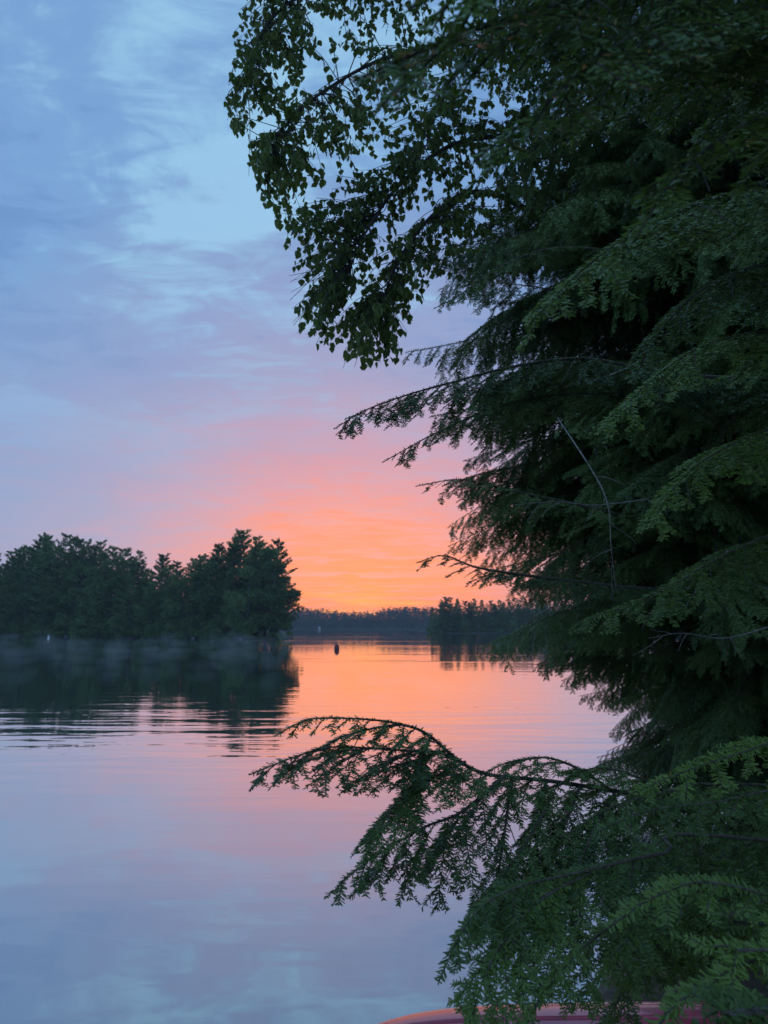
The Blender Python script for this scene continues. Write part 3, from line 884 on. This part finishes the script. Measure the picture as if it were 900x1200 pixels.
for k in range(16):     # low shaded boughs on the near side
    add_branch(hemA, rr.randrange(7), 0.35 + 0.12 * k, -math.pi / 2 + rr.uniform(-0.9, 0.5), rr.uniform(0.4, 0.55), rr.uniform(-0.4, 0.05), 0.05, rr.uniform(-0.6, 0.6))

def traced(root, name_b, pts, r, rng_seed, origin, up=(0, 0, 1), root_to=None, matn='needle', **kw):
    """a branch through measured points of the place, child of its tree, with its needles as sub-part"""
    rng = np.random.default_rng(rng_seed)
    w3 = [P(*q) for q in pts]
    if root_to is not None: w3 = [np.asarray(root_to, float)] + w3
    stem = smooth_path(w3, max(14, 4 * len(w3))) - np.asarray(origin, float)
    wd_, fo_ = MB(), MB()
    frond(wd_, fo_, stem, r, nrm(np.asarray(up, float)), rng, mat=0, **kw)
    b_ = wd_.build(name_b, M['twig'], root, True)
    n_ = fo_.build('needles', M[matn], b_); n_['kind'] = 'stuff'
    return b_

oA = (AX, AY, AZ0)
mid = dict(l1=0.36, sp1=0.034, l2=0.13, sp2=0.024, droop1=0.35, droop2=0.2, hang=0.25, ds=0.0038, ln=0.0150, wd=0.0030)
traced(hemA, 'branch', [(760, 610, 3.4), (680, 592, 3.05), (600, 575, 2.9), (540, 562, 2.8), (487, 570, 2.75)], 0.011, 301, oA, root_to=(AX, AY, 2.75), start=0.3, **mid)
traced(hemA, 'branch', [(760, 690, 3.4), (680, 682, 3.0), (600, 672, 2.8), (555, 664, 2.7), (520, 651, 2.65), (488, 660, 2.62)], 0.011, 302, oA, root_to=(AX, AY, 2.4), start=0.3, **mid)
traced(hemA, 'branch', [(760, 300, 3.6), (660, 290, 3.3), (590, 310, 3.1), (540, 345, 3.0), (508, 362, 2.95)], 0.011, 303, oA, root_to=(AX, AY, 4.4), start=0.3, **mid)

M['dead_twig'] = bark_mat('dead_twig', (0.16, 0.13, 0.10, 1), (0.30, 0.26, 0.22, 1), 40)
def dead_twig(root, origin, pts, r, seed):
    rng = np.random.default_rng(seed)
    st = smooth_path([P(*q) for q in pts], 14) - np.asarray(origin, float)
    w = MB(); w.tube(st, np.linspace(r, 0.0008, 14), 5)
    for k in (4, 6, 8, 10, 11):
        d_ = nrm(st[k] - st[k - 1]) + rng.normal(0, 0.55, 3)
        tw = grow(st[k], d_, UP, rng.uniform(0.05, 0.16), 0.3, rng, 5, 0.25)
        w.tube(tw, np.linspace(r * 0.45, 0.0006, len(tw)), 4, cap=False)
    w.build('dead_twig', M['dead_twig'], root, True)
for k, pts in enumerate([
        [(760, 585, 3.0), (700, 592, 2.7), (650, 588, 2.5), (600, 592, 2.42)],
        [(640, 470, 3.3), (690, 545, 2.7), (712, 590, 2.45), (716, 640, 2.4), (722, 690, 2.38)],
        [(900, 690, 3.0), (850, 678, 2.6), (805, 690, 2.4), (770, 712, 2.35)],
        [(860, 640, 2.9), (830, 665, 2.5), (812, 700, 2.4)],
        [(760, 420, 2.6), (700, 445, 2.3), (650, 452, 2.2), (610, 462, 2.15)],
        [(900, 735, 3.1), (850, 748, 2.6), (800, 742, 2.4), (760, 748, 2.35)]]):
    dead_twig(hemA, oA, pts, 0.0035, 600 + k)

# second hemlock: its trunk stands close by on the right, boughs sweep across the view
BX, BY, BZ0 = 2.25, 1.55, 0.6
oB = (BX, BY, BZ0)
hemB = empty('hemlock_tree', oB)
tag(hemB, 'hemlock with long drooping boughs sweeping low over the water and the canoe', 'tree')
trunk(hemB, 9.0, 0.13, M['bark'], 2)
near = dict(l1=0.30, sp1=0.024, l2=0.10, sp2=0.0155, droop1=0.45, droop2=0.22, hang=0.25, ds=0.0028, ln=0.0130, wd=0.0024, matn='needle')
big = dict(l1=0.34, sp1=0.032, l2=0.11, sp2=0.020, droop1=0.4, droop2=0.2, hang=0.15, ds=0.0030, ln=0.0140, wd=0.0025, matn='needle_near')
# bough over the sunset
traced(hemB, 'branch', [(900, 445, 2.2), (760, 432, 2.1), (680, 420, 2.05), (600, 430, 2.0), (530, 448, 1.95), (480, 462, 1.92), (430, 480, 1.9), (391, 503, 1.88)], 0.0074, 311, oB, root_to=(BX, BY, 2.7), start=0.3, needle_from=0.3, **{**near, 'l1': 0.46, 'sp1': 0.026, 'droop1': 0.45, 'hang': 0.42})
traced(hemB, 'branch', [(900, 470, 2.3), (760, 462, 2.2), (660, 462, 2.12), (580, 478, 2.08), (510, 508, 2.05), (448, 542, 2.03)], 0.0062, 312, oB, root_to=(BX, BY, 2.6), start=0.3, needle_from=0.3, **{**near, 'l1': 0.36, 'sp1': 0.026, 'hang': 0.4})
# low bough: two leaders and the hanging ones
traced(hemB, 'branch', [(900, 962, 1.75), (760, 934, 1.66), (650, 916, 1.58), (575, 908, 1.5), (540, 893, 1.45), (500, 860, 1.4), (470, 849, 1.37), (430, 843, 1.34), (370, 842, 1.3), (345, 850, 1.28), (322, 863, 1.27)], 0.0053, 321, oB, root_to=(BX, BY, 1.75), start=0.33, needle_from=0.3, **{**near, 'l1': 0.204, 'sp1': 0.022, 'droop1': 0.45, 'hang': 0.55})
traced(hemB, 'branch', [(540, 893, 1.45), (515, 882, 1.42), (480, 880, 1.38), (440, 877, 1.34), (385, 876, 1.3), (340, 889, 1.27), (292, 908, 1.25)], 0.0022, 322, oB, start=0.05, needle_from=0.02, **{**near, 'l1': 0.168, 'sp1': 0.022})
traced(hemB, 'branch', [(545, 893, 1.45), (520, 905, 1.40), (485, 925, 1.36), (450, 957, 1.33), (422, 992, 1.31)], 0.0022, 323, oB, start=0.05, needle_from=0.02, **{**near, 'l1': 0.156, 'sp1': 0.022})
traced(hemB, 'branch', [(592, 908, 1.5), (562, 935, 1.46), (535, 955, 1.42), (500, 968, 1.39), (470, 985, 1.36), (430, 1010, 1.33), (397, 1036, 1.31)], 0.0026, 324, oB, start=0.1, needle_from=0.02, **{**near, 'l1': 0.204, 'sp1': 0.022, 'droop1': 0.45, 'hang': 0.80})
traced(hemB, 'branch', [(648, 930, 1.55), (633, 960, 1.5), (612, 995, 1.46), (585, 1035, 1.42), (560, 1080, 1.39)], 0.0026, 325, oB, start=0.05, needle_from=0.02, **{**near, 'l1': 0.240, 'sp1': 0.022, 'droop1': 0.45, 'hang': 0.70})
traced(hemB, 'branch', [(720, 930, 1.6), (700, 965, 1.5), (680, 1010, 1.42), (660, 1060, 1.38), (645, 1110, 1.35)], 0.0026, 326, oB, start=0.05, needle_from=0.02, **{**near, 'l1': 0.264, 'sp1': 0.022, 'droop1': 0.45, 'hang': 0.60})
# lighter pad in front
traced(hemB, 'branch', [(900, 985, 1.35), (780, 1000, 1.25), (673, 1024, 1.18), (600, 1042, 1.12), (550, 1078, 1.09), (514, 1150, 1.07)], 0.0037, 331, oB, up=(-0.15, -0.45, 1), root_to=(BX, BY, 1.6), start=0.3, needle_from=0.3, **{**near, 'matn': 'needle_near', 'l1': 0.276, 'sp1': 0.022, 'droop1': 0.45, 'hang': 0.65})
traced(hemB, 'branch', [(700, 1020, 1.2), (640, 1050, 1.14), (600, 1090, 1.1), (570, 1140, 1.08), (548, 1205, 1.07)], 0.0022, 332, oB, up=(-0.15, -0.45, 1), start=0.05, needle_from=0.02, **{**near, 'matn': 'needle_near', 'l1': 0.192, 'sp1': 0.022, 'droop1': 0.45, 'hang': 0.65})
traced(hemB, 'branch', [(900, 1030, 1.4), (800, 1055, 1.32), (725, 1080, 1.28), (665, 1130, 1.25), (625, 1185, 1.23), (605, 1230, 1.22)], 0.0037, 333, oB, up=(-0.1, -0.3, 1), root_to=(BX, BY, 1.5), start=0.35, needle_from=0.3, **{**near, 'matn': 'needle_near', 'l1': 0.288, 'sp1': 0.022, 'droop1': 0.45, 'hang': 0.65})
traced(hemB, 'branch', [(900, 1000, 1.5), (820, 1060, 1.42), (760, 1120, 1.38), (720, 1180, 1.36), (700, 1240, 1.35)], 0.0037, 334, oB, up=(-0.1, -0.3, 1), root_to=(BX, BY, 1.55), start=0.3, needle_from=0.3, **{**near, 'matn': 'needle_near', 'l1': 0.312, 'sp1': 0.022, 'droop1': 0.45, 'hang': 0.60})
# more leaders in the low bough
traced(hemB, 'branch', [(520, 880, 1.43), (480, 893, 1.39), (440, 905, 1.36), (405, 920, 1.33)], 0.0017, 362, oB, start=0.05, needle_from=0.02, **{**near, 'l1': 0.11, 'sp1': 0.022, 'hang': 0.3})
traced(hemB, 'branch', [(600, 910, 1.52), (594, 955, 1.49), (588, 1000, 1.47), (578, 1050, 1.45), (566, 1095, 1.44)], 0.0022, 363, oB, start=0.05, needle_from=0.02, **{**near, 'l1': 0.17, 'sp1': 0.022, 'hang': 0.6})
traced(hemB, 'branch', [(680, 920, 1.58), (665, 960, 1.52), (640, 1010, 1.47), (615, 1060, 1.44), (600, 1110, 1.42)], 0.0022, 364, oB, start=0.05, needle_from=0.02, **{**near, 'l1': 0.2, 'sp1': 0.022, 'hang': 0.6})
traced(hemB, 'branch', [(470, 849, 1.37), (440, 853, 1.35), (405, 862, 1.33), (372, 878, 1.31)], 0.0017, 365, oB, start=0.05, needle_from=0.02, **{**near, 'l1': 0.09, 'sp1': 0.022, 'hang': 0.3})
traced(hemB, 'branch', [(900, 920, 1.7), (800, 925, 1.6), (720, 945, 1.53), (660, 985, 1.48), (620, 1040, 1.45)], 0.0037, 366, oB, root_to=(BX, BY, 1.85), start=0.4, needle_from=0.3, **{**near, 'l1': 0.26, 'sp1': 0.024, 'hang': 0.5})
traced(hemB, 'branch', [(900, 1010, 1.9), (820, 1040, 1.8), (760, 1075, 1.74), (715, 1120, 1.7), (690, 1180, 1.68)], 0.004, 367, oB, root_to=(BX, BY, 1.7), start=0.3, needle_from=0.3, **{**near, 'matn': 'needle_near', 'l1': 0.32, 'sp1': 0.026, 'hang': 0.5})
traced(hemB, 'branch', [(720, 929, 1.63), (680, 902, 1.6), (640, 888, 1.57), (598, 893, 1.54), (570, 905, 1.52)], 0.0026, 368, oB, start=0.05, needle_from=0.02, **{**near, 'l1': 0.13, 'sp1': 0.022, 'hang': 0.25})
traced(hemB, 'branch', [(800, 940, 1.68), (750, 912, 1.64), (705, 900, 1.61), (660, 908, 1.58)], 0.0026, 369, oB, start=0.05, needle_from=0.02, **{**near, 'l1': 0.15, 'sp1': 0.022, 'hang': 0.25})
traced(hemB, 'branch', [(505, 862, 1.41), (492, 900, 1.39), (483, 940, 1.38), (478, 975, 1.37)], 0.0022, 370, oB, start=0.05, needle_from=0.02, **{**near, 'l1': 0.11, 'sp1': 0.022, 'hang': 0.5})
traced(hemB, 'branch', [(640, 915, 1.57), (632, 965, 1.55), (628, 1010, 1.54), (618, 1065, 1.53)], 0.0024, 371, oB, start=0.05, needle_from=0.02, **{**near, 'l1': 0.15, 'sp1': 0.022, 'hang': 0.5})
# closest, at lower right
traced(hemB, 'branch', [(980, 1085, 0.98), (900, 1050, 0.95), (820, 1034, 0.94), (760, 1055, 0.93), (712, 1088, 0.92)], 0.0019, 341, oB, up=(-0.1, -0.5, 1), root_to=(BX, BY, 1.7), start=0.42, needle_from=0.12, **{**big, 'l1': 0.20})
traced(hemB, 'branch', [(1000, 1110, 0.88), (920, 1115, 0.85), (850, 1140, 0.83), (790, 1180, 0.82), (750, 1235, 0.81)], 0.0019, 342, oB, up=(-0.1, -0.6, 1), root_to=(BX, BY, 1.65), start=0.42, needle_from=0.12, **{**big, 'l1': 0.22})
traced(hemB, 'branch', [(1000, 1180, 0.8), (920, 1180, 0.77), (860, 1205, 0.75), (810, 1245, 0.74)], 0.0019, 343, oB, up=(-0.1, -0.6, 1), root_to=(BX, BY, 1.6), start=0.42, needle_from=0.12, **{**big, 'l1': 0.20})
traced(hemB, 'branch', [(1000, 870, 1.4), (920, 868, 1.3), (860, 885, 1.25), (800, 905, 1.22), (740, 930, 1.2)], 0.0019, 344, oB, up=(-0.1, -0.4, 1), root_to=(BX, BY, 2.0), start=0.42, needle_from=0.12, **{**big, 'l1': 0.20})
traced(hemB, 'branch', [(1000, 940, 1.3), (920, 925, 1.22), (840, 940, 1.18), (760, 950, 1.16), (700, 975, 1.15)], 0.0019, 345, oB, up=(-0.1, -0.4, 1), root_to=(BX, BY, 1.9), start=0.42, needle_from=0.12, **{**big, 'l1': 0.22})
# boughs close overhead, out of focus
top = dict(l1=0.40, sp1=0.030, l2=0.14, sp2=0.021, droop1=0.4, droop2=0.25, hang=0.2, ds=0.0036, ln=0.0150, wd=0.0030, matn='needle_near')
for k, pts in enumerate([
        [(1150, -120, 1.3), (850, -60, 0.85), (700, -10, 0.66), (540, 40, 0.54), (415, 95, 0.48)],
        [(1150, 60, 1.4), (860, 70, 0.95), (720, 95, 0.78), (620, 140, 0.70), (555, 190, 0.66)],
        [(1050, 240, 1.7), (880, 225, 1.35), (770, 260, 1.15), (690, 310, 1.05), (620, 380, 1.0)],
        [(1150, -160, 1.2), (850, -120, 0.80), (700, -90, 0.62), (580, -40, 0.52), (480, 10, 0.46)],
        [(1150, 10, 1.1), (900, 10, 0.80), (800, 20, 0.66), (710, 60, 0.58), (640, 120, 0.54)],
        [(1050, 330, 1.8), (920, 310, 1.45), (840, 330, 1.3), (780, 380, 1.22), (740, 450, 1.18)],
        [(1150, 110, 1.1), (930, 130, 0.85), (850, 160, 0.76), (790, 210, 0.72), (745, 280, 0.70)],
        [(1050, 420, 2.0), (930, 390, 1.7), (840, 400, 1.55), (770, 440, 1.48), (700, 510, 1.44)],
        [(1050, 520, 2.0), (930, 500, 1.8), (860, 520, 1.7), (800, 560, 1.64), (760, 620, 1.6)],
        [(1050, 640, 2.1), (940, 620, 1.9), (850, 650, 1.8), (780, 690, 1.74), (680, 730, 1.7)]]):
    zr = float(P(*pts[0])[2]) - 0.1
    traced(hemB, 'branch', pts, 0.006, 350 + k, oB, up=(-0.15, -0.3, 1), root_to=(BX, BY, zr), start=0.3, **top)
# the rest of its crown, above and to the right
for k in range(40):
    z = 0.9 + 5.4 * k / 39
    azm = k * 2.39996
    if 1.7 < (azm % 6.2832) < 5.0: continue     # the side towards the viewer is the measured boughs
    add_branch(hemB, rr.randrange(7), z, azm, rr.uniform(0.7, 1.0) * (1 - 0.05 * z), rr.uniform(-0.2, 0.12), 0.05, rr.uniform(-0.3, 0.3))

# third hemlock behind, fills the right edge
CX, CY, CZ0 = 4.0, 6.6, 0.5
hemC = empty('hemlock_tree', (CX, CY, CZ0))
tag(hemC, 'hemlock in deep shade behind the other hemlocks on the bank', 'tree')
trunk(hemC, 11, 0.16, M['bark'], 3)
for k in range(130):
    z = 0.5 + 8.5 * k / 129
    add_branch(hemC, rr.randrange(7), z, k * 2.39996 + 1, (1.25 - 0.06 * z) * rr.uniform(0.85, 1.1), rr.uniform(-0.2, 0.12), 0.05, rr.uniform(-0.3, 0.3))

# ------------------------------------------------------------------ birch behind the hemlock
DX, DY, DZ0 = 2.75, 5.6, 0.5
oD = np.array((DX, DY, DZ0))
bir = empty('birch_tree', tuple(oD))
tag(bir, 'birch with hanging leafy branches spread against the blue clouds', 'tree')
tp = trunk(bir, 11.5, 0.12, M['birch_bark'], 5)
limbs_px = [
    (4.6, [(700, 165, 5.2), (610, 158, 5.0), (530, 170, 4.8), (470, 215, 4.65), (430, 270, 4.55), (412, 310, 4.5)]),
    (5.2, [(660, 60, 5.2), (560, 50, 4.9), (460, 65, 4.7), (375, 110, 4.5), (315, 165, 4.4)]),
    (4.2, [(640, 260, 5.1), (560, 225, 4.9), (510, 250, 4.75), (470, 300, 4.65), (450, 345, 4.6)]),
    (6.0, [(640, -60, 5.1), (500, -50, 4.8), (400, -30, 4.6), (320, 20, 4.45), (288, 90, 4.4)]),
    (6.6, [(700, -30, 5.6), (620, 0, 5.4), (560, 50, 5.2), (520, 110, 5.1), (500, 170, 5.0)]),
]
poly = np.array([(280, -60), (268, 50), (264, 150), (300, 225), (322, 262), (338, 322), (340, 385), (372, 410), (405, 436), (440, 428), (480, 428), (478, 380), (520, 330), (600, 310), (720, 240), (740, -60)], float)
def inside(x, y):
    c = False; j = len(poly) - 1
    for i in range(len(poly)):
        if (poly[i, 1] > y) != (poly[j, 1] > y) and x < (poly[j, 0] - poly[i, 0]) * (y - poly[i, 1]) / (poly[j, 1] - poly[i, 1]) + poly[i, 0]: c = not c
        j = i
    return c
def edge_dist(x, y):
    best = 1e9
    for a, b_ in zip(poly[:11], poly[1:12]):
        t = np.clip(np.dot((x, y) - a, b_ - a) / np.dot(b_ - a, b_ - a), 0, 1)
        best = min(best, np.linalg.norm((x, y) - (a + (b_ - a) * t)))
    return best
# one leaf: ovate with pointed tip, folded on its midrib, hanging along -Z from a thin stalk
lw = [(0.0, 0.0), (0.10, 0.30), (0.28, 0.43), (0.48, 0.38), (0.70, 0.22), (0.86, 0.08), (1.0, 0.0)]
lv = [(0, 0, 0.0)]; lf_q, lf_t = [], []
LEAFV = []; 
for t, wv in lw: LEAFV.append((0, 0.02 * math.sin(t * 3), -t))
for t, wv in lw[1:-1]: LEAFV.append((wv, 0.11 * wv / 0.43 + 0.03 * t, -t)); 
for t, wv in lw[1:-1]: LEAFV.append((-wv, 0.11 * wv / 0.43 + 0.03 * t, -t))
LQ, LT = [], []
for side, off in ((0, 7), (1, 12)):
    LT.append((0, off, 1)); LT.append((5, off + 4, 6))
    for k in range(4): LQ.append((1 + k, off + k, off + k + 1, 2 + k))
LEAFV = np.array(LEAFV)
def stalk(mb):
    mb.tube([(0, 0, 0.32), (0.01, 0.02, 0.15), (0, 0, 0)], [0.018, 0.018, 0.018], 3, cap=False)
leafm = MB(); leafm.add(LEAFV, LQ, LT); stalk(leafm)
leaf_mesh = leafm.mesh('leaf', M['birch_leaf'], True)

rng = np.random.default_rng(500)
limbs = []
for z0, pts in limbs_px:
    w3 = [np.array((DX, DY, DZ0 + z0 - 0.5))] + [P(*q) for q in pts]
    limbs.append(smooth_path(w3, 40))
lw_ = [MB() for _ in limbs]; lf_ = [MB() for _ in limbs]
for k, st in enumerate(limbs):
    lw_[k].tube(st - oD, np.linspace(0.028, 0.004, len(st)), 7)
leaf_list = []
tries = 0; ntw = 0
gaps = [(395, 95, 34, 40), (352, 160, 18, 18), (340, 40, 14, 16), (440, 250, 14, 20), (600, 190, 22, 18)]
while ntw < 1350 and tries < 20000:
    tries += 1
    x, y = rng.uniform(255, 745), rng.uniform(-60, 445)
    if not inside(x, y): continue
    if any(((x - g[0]) / g[2]) ** 2 + ((y - g[1]) / g[3]) ** 2 < 1 for g in gaps): continue
    ed = edge_dist(x, y)
    if ed > 90 and rng.random() < 0.15: continue
    dep = 4.55 + (x - 300) / 400 * 0.5 + rng.normal(0, 0.28)
    tip = P(x, y, dep)
    # nearest limb point that lies higher or inward
    best, bk, bi = 1e9, 0, 0
    for k, st in enumerate(limbs):
        dv = st[8:] - tip
        cost = np.linalg.norm(dv, axis=1) + np.where(dv[:, 2] < 0.02, 0.5, 0) 
        i = int(cost.argmin())
        if cost[i] < best: best, bk, bi = cost[i], k, i + 8
    a = limbs[bk][bi]
    midp = (a + tip) / 2 + np.array((0, 0, 0.10 * np.linalg.norm(a - tip))) + rng.normal(0, 0.03, 3)
    end = tip
    tw = smooth_path([a, midp, end], 10)
    Ltw = np.linalg.norm(np.diff(tw, axis=0), axis=1).sum()
    lw_[bk].tube(tw - oD, np.linspace(0.004, 0.0012, 10), 4, cap=False)
    cum = np.r_[0, np.cumsum(np.linalg.norm(np.diff(tw, axis=0), axis=1))]
    nleaf = int(min(14, max(5, Ltw * 0.85 / 0.030)))
    for q in range(nleaf):
        s_ = Ltw - q * 0.028 * rng.uniform(0.8, 1.2)
        if s_ < 0.03: break
        pp = polyline_interp(tw, cum, np.array([s_]))[0]
        L = rng.uniform(0.034, 0.060)
        yaw = rng.uniform(0, 6.283); tilt = abs(rng.normal(0.35, 0.3))
        rot = Matrix.Rotation(yaw, 3, 'Z') @ Matrix.Rotation(tilt, 3, 'X') @ Matrix.Rotation(rng.uniform(0, 6.283), 3, 'Z')
        rm = np.array(rot)
        base_p = pp + rm @ np.array((0, 0, -0.32)) * L
        leaf_list.append((ed, bk, base_p, rot, L))
    ntw += 1
# short side shoots so that no twig tip is bare handled above; the leaves along the open rim are single objects
leaf_list.sort(key=lambda q: q[0])
branch_objs = []
for k in range(len(limbs)):
    branch_objs.append(lw_[k].build('branch', M['birch_twig'], bir, True))
for idx, (ed, bk, bpos, rot, L) in enumerate(leaf_list):
    if idx < 300:
        o = bpy.data.objects.new('leaf', leaf_mesh)
        o.matrix_local = Matrix.Translation(Vector(bpos - oD)) @ rot.to_4x4() @ Matrix.Scale(L, 4)
        mw = o.matrix_local.copy()
        link(o, branch_objs[bk]); o.matrix_local = mw
    else:
        v = LEAFV * L
        lf_[bk].add(v @ np.array(rot).T + (bpos - oD), LQ, LT)
        sv = np.array([(0, 0, .32), (0.012, 0, .3), (0.012, 0, 0), (0, 0, 0)]) * L
        lf_[bk].add(sv @ np.array(rot).T + (bpos - oD), [(0, 1, 2, 3)])
for k in range(len(limbs)):
    if lf_[k].n:
        o = lf_[k].build('leaves', M['birch_leaf'], branch_objs[k]); o['kind'] = 'stuff'
print('leaves', len(leaf_list))

# ------------------------------------------------------------------ air
def volume_mat(name, c, dens, aniso=0.2):
    m, n, out = new_mat(name)
    v = n.new('ShaderNodeVolumePrincipled')
    v.inputs['Color'].default_value = c
    v.inputs['Density'].default_value = dens
    v.inputs['Anisotropy'].default_value = aniso
    n.put(out.inputs['Volume'], v.outputs[0])
    return m
HAZE = True
if HAZE:
    mb = MB(); box(mb, (-960, -20, -4.5), (960, 1540, 30))
    hz = mb.build('haze', volume_mat('haze_air', (0.86, 0.88, 0.95, 1), 0.00038)); hz['kind'] = 'stuff'

# morning mist: separate low wisps standing on the water in front of the island
rng = np.random.default_rng(9)
mb = MB()
th = np.linspace(0, 2 * np.pi, 15)[:-1]; ph = np.linspace(0, np.pi, 9)
gx = 0
for r_i, yy in enumerate(np.arange(34, 102, 6.0)):
    xx = -0.62 * yy - 8
    while xx < -0.13 * yy:
        a_ = rng.uniform(0.35, 1.3) * (0.5 + yy / 80)
        if rng.random() < 0.62:
            hh = rng.uniform(0.35, 1.3) * (0.55 + yy / 90); bb = rng.uniform(0.9, 2.0)
            lean = rng.normal(0, 0.4)
            v = []
            for p_ in ph:
                for t_ in th:
                    k_ = 1 + 0.16 * math.sin(3 * t_ + xx) * math.sin(p_)
                    zz = hh * (1 - math.cos(p_)) / 2 * (1 + 0.0 * t_) + 0.03
                    fat = math.sin(p_) ** 0.8 * (1.15 - 0.5 * zz / hh)
                    v.append((xx + a_ + a_ * fat * k_ * math.cos(t_) + lean * zz, yy + bb * fat * k_ * math.sin(t_), zz))
            nT = len(th)
            q = [(i * nT + j, i * nT + (j + 1) % nT, (i + 1) * nT + (j + 1) % nT, (i + 1) * nT + j) for i in range(len(ph) - 1) for j in range(nT)]
            mb.add(v, q)
        xx += 2 * a_ * 1.35 + 1.0
ms_ = mb.build('mist', volume_mat('mist_air', (0.92, 0.93, 0.94, 1), 0.022, 0.0), None, True); ms_['kind'] = 'stuff'
tag(ms_, 'thin pale mist rising off the lake in front of the island', 'mist')
